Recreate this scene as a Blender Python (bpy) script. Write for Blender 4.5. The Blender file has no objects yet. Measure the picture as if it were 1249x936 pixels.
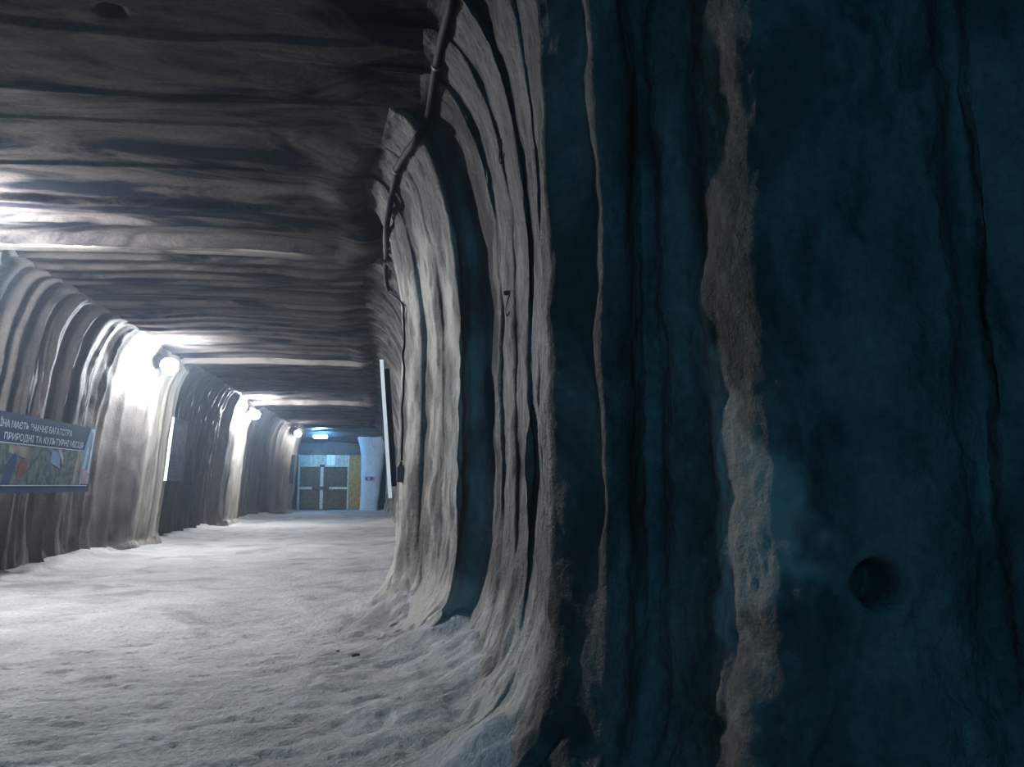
import bpy, math, random
import numpy as np
from mathutils import Vector, Matrix
from mathutils.bvhtree import BVHTree

random.seed(4)
scene = bpy.context.scene
COL = scene.collection

# ------------------------------------------------------------------ camera
IW, IH, FPX = 1249.0, 936.0, 940.0
EYE = Vector((0.0, 0.0, 1.6))
PITCH = math.atan(124.0 / FPX)
YAW = math.atan(149.5 / FPX * math.cos(PITCH))
ca, sa, cp, sp = math.cos(YAW), math.sin(YAW), math.cos(PITCH), math.sin(PITCH)
FWD = Vector((sa * cp, ca * cp, sp)); RGT = Vector((ca, -sa, 0)); UPV = Vector((-sa * sp, -ca * sp, cp))
cd = bpy.data.cameras.new('camera'); cam = bpy.data.objects.new('camera', cd); COL.objects.link(cam)
cd.sensor_fit = 'HORIZONTAL'; cd.sensor_width = 36.0; cd.lens = FPX / IW * 36.0
cd.clip_start = 0.05; cd.clip_end = 300
m3 = Matrix((RGT, UPV, -FWD)).transposed().to_4x4(); m3.translation = EYE
cam.matrix_world = m3
scene.camera = cam

# ------------------------------------------------------------------ world, exposure
w = bpy.data.worlds.new('world'); scene.world = w; w.use_nodes = True
bg = w.node_tree.nodes['Background']
bg.inputs[0].default_value = (0, 0, 0, 1); bg.inputs[1].default_value = 0.0
hv = w.node_tree.nodes.new('ShaderNodeVolumeScatter')           # thin blue haze added for lamp glow and bluer shadows
hv.inputs['Color'].default_value = (0.66, 0.80, 1.0, 1); hv.inputs['Density'].default_value = 0.0017; hv.inputs['Anisotropy'].default_value = 0.6
w.node_tree.links.new(hv.outputs['Volume'], w.node_tree.nodes['World Output'].inputs['Volume'])
vs = scene.view_settings
vs.view_transform = 'Standard'; vs.look = 'None'; vs.gamma = 1; vs.use_curve_mapping = False
vs.exposure = 0.0
scene.cycles.use_denoising = True
scene.cycles.max_bounces = 6
scene.cycles.diffuse_bounces = 3
LAMP_STRENGTH = 8200.0
BLUE_STRENGTH = 430.0
REAR_FILL_STRENGTH = 13000.0

def ray(px, py):
    d = FWD + RGT * ((px - IW / 2) / FPX) + UPV * ((IH / 2 - py) / FPX)
    return d.normalized()
def at(px, py, Y):
    d = ray(px, py); return EYE + d * (Y / d.y)
def ratio(px):                      # X / Y of the level ray through column px
    d = ray(px, 592.0); return d.x / d.y

# ------------------------------------------------------------------ numpy noise
def _hash(ix, iy, iz, seed):
    h = (ix.astype(np.int64) * 374761393 + iy.astype(np.int64) * 668265263 + iz.astype(np.int64) * 2147483647 + seed * 1274126177) & 0xffffffff
    h = ((h ^ (h >> 13)) * 1274126177) & 0xffffffff
    h = (h ^ (h >> 16)) & 0xffffffff
    return h / 2147483647.5 - 1.0
def vnoise(p, seed=0):
    i = np.floor(p); f = p - i; i = i.astype(np.int64)
    u = f * f * f * (f * (f * 6 - 15) + 10)
    r = 0
    for dx in (0, 1):
        wx = u[..., 0] if dx else 1 - u[..., 0]
        for dy in (0, 1):
            wy = u[..., 1] if dy else 1 - u[..., 1]
            for dz in (0, 1):
                wz = u[..., 2] if dz else 1 - u[..., 2]
                r = r + wx * wy * wz * _hash(i[..., 0] + dx, i[..., 1] + dy, i[..., 2] + dz, seed)
    return r
def fbm(p, oct=4, seed=0, gain=0.5):
    a, r = 1.0, 0
    for k in range(oct):
        r = r + a * vnoise(p * (2.03 ** k) + 17.3 * k, seed + k); a *= gain
    return r
def sstep(a, b, x):
    t = np.clip((x - a) / (b - a), 0, 1); return t * t * (3 - 2 * t)

# ------------------------------------------------------------------ materials
def mat(name, color, rough=0.7, spec=0.3, metal=0.0, emit=None, es=0.0, bump=None, vary=0.0, vscale=6.0):
    m = bpy.data.materials.new(name); m.use_nodes = True
    nt = m.node_tree; b = nt.nodes['Principled BSDF']
    b.inputs['Base Color'].default_value = (*color, 1); b.inputs['Roughness'].default_value = rough
    b.inputs['Specular IOR Level'].default_value = spec; b.inputs['Metallic'].default_value = metal
    if emit: b.inputs['Emission Color'].default_value = (*emit, 1); b.inputs['Emission Strength'].default_value = es
    if vary or bump:
        tc = nt.nodes.new('ShaderNodeTexCoord'); n = nt.nodes.new('ShaderNodeTexNoise')
        n.inputs['Scale'].default_value = vscale; n.inputs['Detail'].default_value = 6
        nt.links.new(tc.outputs['Object'], n.inputs['Vector'])
        if vary:
            r = nt.nodes.new('ShaderNodeValToRGB')
            r.color_ramp.elements[0].position = 0.3; r.color_ramp.elements[1].position = 0.7
            r.color_ramp.elements[0].color = (*[c * (1 - vary) for c in color], 1)
            r.color_ramp.elements[1].color = (*[min(1, c * (1 + vary)) for c in color], 1)
            nt.links.new(n.outputs['Fac'], r.inputs['Fac']); nt.links.new(r.outputs['Color'], b.inputs['Base Color'])
        if bump:
            bp = nt.nodes.new('ShaderNodeBump'); bp.inputs['Strength'].default_value = bump; bp.inputs['Distance'].default_value = 0.02
            nt.links.new(n.outputs['Fac'], bp.inputs['Height']); nt.links.new(bp.outputs['Normal'], b.inputs['Normal'])
    return m

def rock_mat(name, light, mid, dark, dark_lo=0.36, dark_hi=0.5, bscale=1.0, stretch=(1, 1, 1), grain=0.35, rough=0.62, crust=None, spec=0.25, roof=None, pale=None, mottle=None):
    m = bpy.data.materials.new(name); m.use_nodes = True
    nt = m.node_tree; N = nt.nodes; L = nt.links; b = N['Principled BSDF']
    tc = N.new('ShaderNodeTexCoord'); mp = N.new('ShaderNodeMapping'); mp.inputs['Scale'].default_value = stretch
    L.new(tc.outputs['Object'], mp.inputs['Vector'])
    def noise(scale, detail, dist=0.0, src=mp):
        n = N.new('ShaderNodeTexNoise'); n.inputs['Scale'].default_value = scale; n.inputs['Detail'].default_value = detail
        n.inputs['Distortion'].default_value = dist; n.inputs['Roughness'].default_value = 0.6
        L.new((src.outputs['Vector'] if src is mp else src.outputs['Object']), n.inputs['Vector']); return n
    def ramp(src, a, bb, c0, c1):
        r = N.new('ShaderNodeValToRGB'); e = r.color_ramp.elements
        e[0].position = a; e[1].position = bb; e[0].color = (*c0, 1); e[1].color = (*c1, 1)
        L.new(src, r.inputs['Fac']); return r
    n1 = noise(1.3 * bscale, 5); n2 = noise(0.75 * bscale, 7, 1.2); n3 = noise(22, 8, 0, tc); n4 = noise(95, 3, 0, tc)
    c1 = ramp(n1.outputs['Fac'], 0.35, 0.68, mid, light)
    k = ramp(n2.outputs['Fac'], dark_lo, dark_hi, (0, 0, 0), (1, 1, 1))
    mx = N.new('ShaderNodeMixRGB'); mx.inputs['Color1'].default_value = (*dark, 1)
    L.new(k.outputs['Color'], mx.inputs['Fac']); L.new(c1.outputs['Color'], mx.inputs['Color2'])
    sp = ramp(n3.outputs['Fac'], 0.3, 0.72, (0.72, 0.72, 0.72), (1.15, 1.15, 1.15))
    mu = N.new('ShaderNodeMixRGB'); mu.blend_type = 'MULTIPLY'; mu.inputs['Fac'].default_value = 1
    L.new(mx.outputs['Color'], mu.inputs['Color1']); L.new(sp.outputs['Color'], mu.inputs['Color2'])
    out = mu
    if crust:                        # pale salt crust grown over the lower rock, with a ragged edge
        (cx, cy, cz), (sx, sy, sz), ccol = crust
        mp2 = N.new('ShaderNodeMapping'); mp2.vector_type = 'POINT'
        mp2.inputs['Location'].default_value = (-cx / sx, -cy / sy, -cz / sz); mp2.inputs['Scale'].default_value = (1 / sx, 1 / sy, 1 / sz)
        L.new(tc.outputs['Object'], mp2.inputs['Vector'])
        ln = N.new('ShaderNodeVectorMath'); ln.operation = 'LENGTH'; L.new(mp2.outputs['Vector'], ln.inputs[0])
        nn = noise(3.2, 8, 0.6, tc)
        ad = N.new('ShaderNodeMath'); ad.operation = 'MULTIPLY_ADD'; ad.inputs[1].default_value = 1.9
        L.new(nn.outputs['Fac'], ad.inputs[0]); L.new(ln.outputs['Value'], ad.inputs[2])
        kr = ramp(ad.outputs['Value'], 0.80, 0.95, (1, 1, 1), (0, 0, 0))
        dv = N.new('ShaderNodeMath'); dv.operation = 'MULTIPLY'; dv.inputs[1].default_value = 0.47
        L.new(ad.outputs['Value'], dv.inputs[0]); L.new(dv.outputs['Value'], kr.inputs['Fac'])
        mc = N.new('ShaderNodeMixRGB'); mc.inputs['Color2'].default_value = (*ccol, 1)
        L.new(kr.outputs['Color'], mc.inputs['Fac']); L.new(mu.outputs['Color'], mc.inputs['Color1']); out = mc
    if pale:                         # pale mask from the mesh; on ribs and roof lips it paints lamplight
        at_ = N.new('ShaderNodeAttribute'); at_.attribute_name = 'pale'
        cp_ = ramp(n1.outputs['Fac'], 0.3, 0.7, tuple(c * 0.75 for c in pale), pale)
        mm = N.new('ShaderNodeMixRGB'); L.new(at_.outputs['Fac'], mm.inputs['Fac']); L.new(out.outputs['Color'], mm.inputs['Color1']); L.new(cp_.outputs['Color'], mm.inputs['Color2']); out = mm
    if mottle:                         # darker brown mottling, strongest on the near ridges
        at_ = N.new('ShaderNodeAttribute'); at_.attribute_name = 'mottle'
        mm = N.new('ShaderNodeMixRGB'); mm.inputs['Color2'].default_value = (*mottle, 1)
        L.new(at_.outputs['Fac'], mm.inputs['Fac']); L.new(out.outputs['Color'], mm.inputs['Color1']); out = mm
    if roof:                         # fades up to the dark roof colour, painting in the dimmer light
        sx_ = N.new('ShaderNodeSeparateXYZ'); L.new(tc.outputs['Object'], sx_.inputs[0])
        nr = noise(0.9, 4, 0.3, tc)
        md = N.new('ShaderNodeMath'); md.operation = 'MULTIPLY_ADD'; md.inputs[1].default_value = 1.6; L.new(nr.outputs['Fac'], md.inputs[0]); L.new(sx_.outputs['Z'], md.inputs[2])
        mr = N.new('ShaderNodeMapRange'); mr.interpolation_type = 'SMOOTHSTEP'; mr.inputs['From Min'].default_value = 4.3; mr.inputs['From Max'].default_value = 5.8; L.new(md.outputs['Value'], mr.inputs['Value'])
        cr_ = ramp(n1.outputs['Fac'], 0.35, 0.68, roof[1], roof[0])
        k2 = N.new('ShaderNodeMixRGB'); k2.inputs['Color1'].default_value = (*roof[2], 1); L.new(k.outputs['Color'], k2.inputs['Fac']); L.new(cr_.outputs['Color'], k2.inputs['Color2'])
        mm = N.new('ShaderNodeMixRGB'); L.new(mr.outputs['Result'], mm.inputs['Fac']); L.new(out.outputs['Color'], mm.inputs['Color1']); L.new(k2.outputs['Color'], mm.inputs['Color2']); out = mm
    L.new(out.outputs['Color'], b.inputs['Base Color'])
    b.inputs['Roughness'].default_value = rough; b.inputs['Specular IOR Level'].default_value = spec
    ma = N.new('ShaderNodeMath'); ma.operation = 'MULTIPLY_ADD'; ma.inputs[1].default_value = 0.3
    L.new(n4.outputs['Fac'], ma.inputs[0]); L.new(n3.outputs['Fac'], ma.inputs[2])
    bp = N.new('ShaderNodeBump'); bp.inputs['Strength'].default_value = grain; bp.inputs['Distance'].default_value = 0.03
    L.new(ma.outputs['Value'], bp.inputs['Height']); L.new(bp.outputs['Normal'], b.inputs['Normal'])
    return m

M = {}
ROOF = ((0.060, 0.050, 0.045), (0.033, 0.028, 0.026), (0.006, 0.006, 0.008))
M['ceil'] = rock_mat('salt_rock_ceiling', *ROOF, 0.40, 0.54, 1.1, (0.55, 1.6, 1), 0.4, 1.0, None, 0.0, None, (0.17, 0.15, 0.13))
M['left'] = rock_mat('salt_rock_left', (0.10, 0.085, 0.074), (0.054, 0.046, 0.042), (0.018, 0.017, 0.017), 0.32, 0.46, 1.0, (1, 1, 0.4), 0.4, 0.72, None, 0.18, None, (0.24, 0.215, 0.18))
M['right'] = rock_mat('salt_rock_right', (0.135, 0.114, 0.096), (0.07, 0.057, 0.049), (0.03, 0.026, 0.024), 0.38, 0.58, 1.9, (1, 1, 0.5), 0.8, 0.7, None, 0.12, ROOF, (0.285, 0.258, 0.225), (0.026, 0.021, 0.018))
M['floor'] = rock_mat('salt_floor', (0.36, 0.34, 0.33), (0.27, 0.255, 0.25), (0.18, 0.17, 0.167), 0.34, 0.5, 0.9, (1, 1, 1), 1.0, 0.8)
M['chamber'] = rock_mat('salt_rock_chamber', (0.1, 0.1, 0.1), (0.065, 0.065, 0.065), (0.035, 0.035, 0.035), 0.36, 0.5, 0.8, (1, 1, 1), 0.3)
M['pillar'] = rock_mat('blue_tinted_salt_pillar', (0.42, 0.52, 0.62), (0.34, 0.43, 0.52), (0.27, 0.34, 0.42), 0.3, 0.45, 1.2, (1, 1, 0.5), 0.4)  # the blue lamp's light is tinted into the salt colour
M['bulb'] = mat('lamp_bulb', (1, 1, 1), emit=(0.86, 0.93, 1.0), es=LAMP_STRENGTH / 3.6)
M['bluebulb'] = mat('blue_lamp_bulb', (1, 1, 1), emit=(0.16, 0.52, 1.0), es=BLUE_STRENGTH)
M['metal'] = mat('dark_lamp_metal', (0.05, 0.052, 0.055), 0.5, 0.4, 0.3, vary=0.3)
M['cable'] = mat('black_cable_rubber', (0.003, 0.004, 0.006), 0.7, 0.08, vary=0.3)
M['navy'] = mat('banner_navy', (0.009, 0.027, 0.068), 0.85, 0.08, vary=0.25, vscale=1.5)
M['white'] = mat('banner_white', (0.29, 0.34, 0.41), 0.6, 0.3, vary=0.1)
M['paleblue'] = mat('banner_pale_blue', (0.18, 0.25, 0.32), 0.6, vary=0.3, vscale=3)
M['skyblue'] = mat('banner_sky_blue', (0.05, 0.12, 0.21), 0.6, vary=0.3, vscale=3)
M['pink'] = mat('banner_dusty_pink', (0.22, 0.13, 0.17), 0.6, vary=0.3, vscale=4)
M['boardedge'] = mat('board_white_edge', (0.85, 0.86, 0.86), 0.5)
M['boardface'] = mat('board_grey_face', (0.035, 0.04, 0.052), 0.85, 0.08, vary=0.35, vscale=2.5)
M['boardpic'] = mat('board_print', (0.05, 0.054, 0.07), 0.85, 0.08, vary=0.6, vscale=5)
M['box'] = mat('black_box_plastic', (0.01, 0.012, 0.015), 0.5, 0.4, vary=0.2)
M['planks'] = mat('dark_gate_wood', (0.07, 0.052, 0.034), 0.75, 0.2, vary=0.45, vscale=7, bump=0.3)
M['palewood'] = mat('pale_gate_wood', (0.36, 0.34, 0.29), 0.7, 0.2, vary=0.25, vscale=7, bump=0.2)
M['transom'] = mat('grey_transom_board', (0.30, 0.31, 0.27), 0.7, 0.2, vary=0.25, vscale=5, bump=0.2)
M['whiteboard'] = mat('white_transom_board', (0.55, 0.57, 0.58), 0.6, vary=0.08)
M['ochre'] = mat('ochre_boarding', (0.27, 0.18, 0.06), 0.75, 0.2, vary=0.35, vscale=8, bump=0.3)
M['iron'] = mat('dark_gate_iron', (0.02, 0.022, 0.022), 0.6, vary=0.2)
M['plate'] = mat('violet_plate', (0.22, 0.2, 0.32), 0.5, vary=0.1)
M['platedark'] = mat('plate_dark_print', (0.02, 0.025, 0.06), 0.5, vary=0.1)
M['stone'] = mat('dark_stone', (0.08, 0.07, 0.07), 0.8, vary=0.3, bump=0.3)
M['wire'] = mat('rusty_black_wire', (0.02, 0.014, 0.012), 0.6, vary=0.3)

# photo print on the banner: mottled greens, greys, a red and a navy figure as flat print
def print_mat():
    m = bpy.data.materials.new('banner_photo_print'); m.use_nodes = True
    nt = m.node_tree; N = nt.nodes; L = nt.links; b = N['Principled BSDF']
    tc = N.new('ShaderNodeTexCoord'); v = N.new('ShaderNodeTexNoise'); v.inputs['Scale'].default_value = 6.5; v.inputs['Detail'].default_value = 5
    v.inputs['Distortion'].default_value = 0.7
    L.new(tc.outputs['Object'], v.inputs['Vector'])
    r = N.new('ShaderNodeValToRGB'); L.new(v.outputs['Fac'], r.inputs['Fac'])
    e = r.color_ramp.elements; e[0].position = 0.33; e[0].color = (0.02, 0.035, 0.05, 1); e[1].position = 0.7; e[1].color = (0.10, 0.115, 0.118, 1)
    for p, c in ((0.43, (0.035, 0.05, 0.05, 1)), (0.5, (0.06, 0.075, 0.065, 1)), (0.57, (0.075, 0.095, 0.11, 1))):
        q = e.new(p); q.color = c
    L.new(r.outputs['Color'], b.inputs['Base Color']); b.inputs['Roughness'].default_value = 0.85; b.inputs['Specular IOR Level'].default_value = 0.08
    return m
M['photo'] = print_mat()
M['fignavy'] = mat('print_navy_figure', (0.015, 0.03, 0.07), 0.85, 0.08, vary=0.2)
M['figred'] = mat('print_red_figure', (0.10, 0.035, 0.04), 0.85, 0.08, vary=0.3)
M['figcream'] = mat('print_cream_patch', (0.16, 0.15, 0.13), 0.85, 0.08, vary=0.35, vscale=4)

# ------------------------------------------------------------------ mesh helpers
def link(name, me, m=None, parent=None, loc=None):
    o = bpy.data.objects.new(name, me); COL.objects.link(o)
    if m is not None and me is not None and not me.materials: me.materials.append(m)
    if parent: o.parent = parent
    if loc is not None: o.location = loc
    return o
def grid_mesh(name, P, smooth=True):
    a, b = P.shape[:2]
    me = bpy.data.meshes.new(name)
    idx = np.arange(a * b).reshape(a, b)
    q = np.stack([idx[:-1, :-1], idx[1:, :-1], idx[1:, 1:], idx[:-1, 1:]], -1).reshape(-1, 4)
    me.vertices.add(a * b); me.vertices.foreach_set('co', P.reshape(-1).astype(np.float32))
    me.loops.add(q.size); me.loops.foreach_set('vertex_index', q.reshape(-1).astype(np.int32))
    me.polygons.add(len(q)); me.polygons.foreach_set('loop_start', (np.arange(len(q)) * 4).astype(np.int32))
    me.polygons.foreach_set('use_smooth', np.ones(len(q), bool) if smooth else np.zeros(len(q), bool))
    me.update(calc_edges=True); me.validate()
    return me
class MB:
    def __init__(s): s.v = []; s.f = []
    def box(s, lo, hi, mtx=None, bev=0.0):
        n = len(s.v); (x0, y0, z0), (x1, y1, z1) = lo, hi
        if bev <= 0:
            vs_ = [(x0, y0, z0), (x1, y0, z0), (x1, y1, z0), (x0, y1, z0), (x0, y0, z1), (x1, y0, z1), (x1, y1, z1), (x0, y1, z1)]
            fs = [(0, 3, 2, 1), (4, 5, 6, 7), (0, 1, 5, 4), (1, 2, 6, 5), (2, 3, 7, 6), (3, 0, 4, 7)]
        else:
            c = bev; vs_ = []; fs = []
            for z, i in ((z0, c), (z0 + c, 0), (z1 - c, 0), (z1, c)):
                vs_ += [(x0 + c, y0 + i, z), (x1 - c, y0 + i, z), (x1 - i, y0 + c, z), (x1 - i, y1 - c, z), (x1 - c, y1 - i, z), (x0 + c, y1 - i, z), (x0 + i, y1 - c, z), (x0 + i, y0 + c, z)]
            for r in range(3):
                for k in range(8):
                    a, b2 = r * 8 + k, r * 8 + (k + 1) % 8; fs.append((a, b2, b2 + 8, a + 8))
            fs.append(tuple(range(7, -1, -1))); fs.append(tuple(range(24, 32)))
        for p in vs_: s.v.append(tuple(mtx @ Vector(p)) if mtx else p)
        for f in fs: s.f.append(tuple(i + n for i in f))
        return s
    def tube(s, pts, rad, seg=8, cap=True):
        pts = [Vector(p) for p in pts]; n0 = len(s.v); N = len(pts)
        rr = rad if isinstance(rad, (list, tuple)) else [rad] * N
        t0 = (pts[1] - pts[0]).normalized(); nrm = t0.orthogonal().normalized()
        for i, p in enumerate(pts):
            t = (pts[min(i + 1, N - 1)] - pts[max(i - 1, 0)]).normalized()
            nrm = (nrm - t * nrm.dot(t)).normalized(); bn = t.cross(nrm)
            for k in range(seg):
                a = 2 * math.pi * k / seg; s.v.append(tuple(p + (nrm * math.cos(a) + bn * math.sin(a)) * rr[i]))
        for i in range(N - 1):
            for k in range(seg):
                a = n0 + i * seg + k; b = n0 + i * seg + (k + 1) % seg; s.f.append((a, b, b + seg, a + seg))
        if cap:
            s.f.append(tuple(n0 + k for k in range(seg - 1, -1, -1))); s.f.append(tuple(n0 + (N - 1) * seg + k for k in range(seg)))
        return s
    def lathe(s, prof, seg=16, mtx=None):
        n0 = len(s.v)
        for r, z in prof:
            for k in range(seg):
                a = 2 * math.pi * k / seg; p = Vector((r * math.cos(a), r * math.sin(a), z)); s.v.append(tuple(mtx @ p if mtx else p))
        for i in range(len(prof) - 1):
            for k in range(seg):
                a = n0 + i * seg + k; b = n0 + i * seg + (k + 1) % seg; s.f.append((a, b, b + seg, a + seg))
        s.f.append(tuple(n0 + k for k in range(seg - 1, -1, -1))); s.f.append(tuple(n0 + (len(prof) - 1) * seg + k for k in range(seg)))
        return s
    def poly(s, pts, th, mtx):       # flat outline in local xy, thickness th along z
        n = len(s.v); k = len(pts)
        for z in (0, th):
            for x, y in pts: s.v.append(tuple(mtx @ Vector((x, y, z))))
        s.f.append(tuple(n + k + i for i in range(k))); s.f.append(tuple(n + k - 1 - i for i in range(k)))
        for i in range(k):
            j = (i + 1) % k; s.f.append((n + i, n + j, n + k + j, n + k + i))
        return s
    def mesh(s, name, smooth=False):
        me = bpy.data.meshes.new(name); me.from_pydata(s.v, [], s.f); me.update()
        if smooth: me.polygons.foreach_set('use_smooth', [True] * len(me.polygons))
        return me
    def build(s, name, m, parent=None, smooth=False, loc=None):
        return link(name, s.mesh(name, smooth), m, parent, loc)
def empty(name, loc):
    o = bpy.data.objects.new(name, None); COL.objects.link(o); o.location = loc; o.empty_display_size = 0.2; return o
def tag(o, label, cat, group=None):
    o['label'] = label; o['category'] = cat
    if group: o['group'] = group
    return o
def struct(o, label=None):
    o['kind'] = 'structure'
    if label: o['label'] = label
    return o

# ------------------------------------------------------------------ the tunnel shell
# right-hand wall in plan: far straight stretch, then the rounded cut corner as (image column at eye level, distance)
far_plan = [(-0.2, 47.0), (0.1, 44.0), (0.35, 40.0), (0.42, 30.0), (0.42, 20.0), (0.42, 15.0), (0.42, 12.6), (0.40, 11.2), (0.34, 10.5), (0.24, 10.1)]
corner = [(487, 9.85), (491, 9.6), (497, 9.35), (505, 9.1), (512, 9.0), (518, 9.02), (523, 8.8), (530, 8.5), (537, 8.3), (541, 8.3), (545, 8.1), (551, 7.85), (557, 7.65), (560.5, 7.52),
          (564, 7.62), (575, 7.72), (590, 7.66), (600, 7.5), (606, 7.2), (612, 6.95), (615, 6.97), (618, 6.96), (622, 6.75), (628, 6.45), (631, 6.42), (634, 6.45), (639, 6.25), (644, 6.0),
          (646.5, 5.95), (650, 6.02), (654, 5.92), (658, 5.6), (660, 5.56), (662.5, 5.59), (666, 5.35), (669, 5.2)]
corner = [(px, float(np.interp(d, [5.2, 7.5, 10], [4.02, 7.2, 10]))) for px, d in corner]
corner += [(671, 4.01), (690, 3.97), (712, 3.92), (731, 3.86), (735, 3.82), (737, 3.765), (740, 3.735), (745, 3.735), (768, 3.75), (776, 3.88), (790, 3.97), (806, 3.90), (815, 3.72), (826, 3.66), (842, 3.61),
           (856, 3.55), (864, 3.50), (869, 3.42), (874, 3.355), (880, 3.32), (890, 3.255), (905, 3.17), (922, 3.085), (940, 3.03), (970, 2.985), (1010, 2.94), (1050, 2.90), (1120, 2.84), (1178, 2.84), (1190, 2.92), (1210, 2.92), (1225, 2.82), (1300, 2.76)]
plan = list(far_plan) + [(ratio(px) * d, d) for px, d in corner] + [(4.5, 2.45), (9.0, 2.3)]
plan = np.array(plan)
seg = np.linalg.norm(np.diff(plan, axis=0), axis=1); arc = np.concatenate([[0], np.cumsum(seg)])
# stations: dense on the corner, medium far away
i0 = len(far_plan); a_c0, a_c1 = arc[i0 - 1], arc[len(far_plan) + len(corner) - 1]
st = np.concatenate([np.arange(0, a_c0 - 8, 0.055), np.arange(a_c0 - 8, a_c0, 0.03), np.arange(a_c0, a_c1, 0.0115), np.arange(a_c1, arc[-1], 0.08)])
def pchip_like(x, xp, fp):
    return np.interp(x, xp, fp)
RX = pchip_like(st, arc, plan[:, 0]); RY = pchip_like(st, arc, plan[:, 1])
def gsmooth(v, s_arc, sig):
    g = np.arange(s_arc[0], s_arc[-1], 0.02); vv = np.interp(g, s_arc, v); n = int(3 * sig / 0.02)
    k = np.exp(-0.5 * (np.arange(-n, n + 1) * 0.02 / sig) ** 2); k /= k.sum()
    return np.interp(s_arc, g, np.convolve(np.pad(vv, n, 'edge'), k, 'valid'))
RXf, RYf = gsmooth(RX, st, 0.012), gsmooth(RY, st, 0.012)      # barely rounded edges
RXs, RYs = gsmooth(RX, st, 0.9), gsmooth(RY, st, 0.9)          # the broad sweep
tx, ty = np.gradient(RXs, st), np.gradient(RYs, st); tl = np.hypot(tx, ty); NX, NY = ty / tl, -tx / tl
# (direction of travel is towards the camera, so this normal points into the tunnel)
if NX[10] > 0: NX, NY = -NX, -NY
a668 = arc[len(far_plan) + [p[0] for p in corner].index(669)]
YL = np.where(st < a_c0, RY, np.interp(st, [a_c0, a668, arc[-1]], [plan[i0 - 1, 1], 4.3, -14.0]))
ZC = 5.2

# rings left by the cutting machine: cusps standing proud between hollow cuts
rng = np.random.RandomState(7)
bounds = [-16.0]
while bounds[-1] < 3.9: bounds.append(bounds[-1] + rng.uniform(0.6, 1.0))
bounds += [4.7, 5.5, 6.3, 7.3, 8.05, 9.0, 10.0, 10.75, 11.45, 12.0, 12.75, 13.3, 13.9]
while bounds[-1] < 50: bounds.append(bounds[-1] + rng.uniform(0.42, 0.95) * (1.0 if bounds[-1] < 24 else 0.8))
bounds = np.array(bounds); ring_off = rng.uniform(-0.05, 0.05, len(bounds)); ring_dep = rng.uniform(0.08, 0.15, len(bounds)); ring_skew = rng.uniform(0.3, 0.62, len(bounds))
def rings(c):
    i = np.clip(np.searchsorted(bounds, c) - 1, 0, len(bounds) - 2)
    f = (c - bounds[i]) / (bounds[i + 1] - bounds[i]); sk = ring_skew[i]
    g = np.where(f < sk, f / sk, (1 - f) / (1 - sk))           # 0 at the cusps, 1 in the hollow
    hollow = 1 - (1 - g) ** 2
    e = sstep(0.0, 0.18, f) * sstep(0.0, 0.18, 1 - f)
    return -ring_dep[i] * hollow + ring_off[i] * e
saw_dep = rng.uniform(0.03, 0.075, len(bounds))
for i_, b_ in enumerate(bounds):
    if abs(b_ - 11.45) < 0.01: saw_dep[i_] = 0.16
    if abs(b_ - 10.0) < 0.01: saw_dep[i_] = 0.09
for y_, d_ in ((23.3, 0.16), (34.4, 0.16)): saw_dep[np.argmin(abs(bounds - y_))] = d_
def saw(c):                                                     # roof cuts: a sharp step down facing the viewer, then a slow rise
    i = np.clip(np.searchsorted(bounds, c) - 1, 0, len(bounds) - 2)
    f = (c - bounds[i]) / (bounds[i + 1] - bounds[i])
    return saw_dep[i] * (0.3 + 0.7 * sstep(8.6, 10.0, c)) * (sstep(0.0, 0.07, f) * (1 - f) ** 1.4) * 1.25
fin_h = np.where(rng.uniform(0, 1, len(bounds)) < 0.7, rng.uniform(0.025, 0.055, len(bounds)), 0.0)
def fins(c, wd):
    i = np.clip(np.searchsorted(bounds, c), 1, len(bounds) - 1)
    d0, d1_ = c - bounds[i - 1], bounds[i] - c
    return fin_h[i - 1] * np.exp(-(d0 / wd) ** 2) + fin_h[i] * np.exp(-(d1_ / wd) ** 2)
def fine(c, P):
    f = (c * 4.3 + 0.35 * vnoise(P * 0.6, 5)) % 1.0
    return -0.018 * (1 - (2 * f - 1) ** 2)
ribs = [(8.9, 12.3), (20.2, 23.3), (31.3, 34.4), (44.6, 48.0)]
def rib(c):
    r = 0
    for a, b in ribs: r = r + sstep(a - 0.7, a + 0.4, c) * (1 - sstep(b - 0.06, b + 0.1, c))
    return r

nL, nC, nR = 110, 150, 300
T = len(st)
def col(v): return v[:, None]
# left wall, floor upwards
zl = np.linspace(0, 1, nL) ** 0.9
ZL0, BL, AL = 3.2, ZC - 3.2, 0.7
ang = np.linspace(0, 1, nL)
zz = np.where(ang < 0.55, -0.35 + (ZL0 + 0.35) * ang / 0.55, 0)
th = np.clip((ang - 0.55) / 0.45, 0, 1) * (math.pi / 2) * 0.985
zz = np.where(ang < 0.55, zz, ZL0 + BL * np.sin(th)); off = np.where(ang < 0.55, 0.0, AL * (1 - np.cos(th)))
off = off + 0.085 * np.clip(zz, 0, 3.5) + 0.14 * np.exp(-np.clip(zz + 0.05, 0, 9) / 0.18)
XLb = -6.78 + 0.0 * st
XLb = XLb + 0.75 * sstep(44.4, 46.2, st * 0 + YL)
PL = np.stack([col(XLb) + off[None], np.repeat(col(YL), nL, 1), np.repeat(zz[None], T, 0)], -1)
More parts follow.
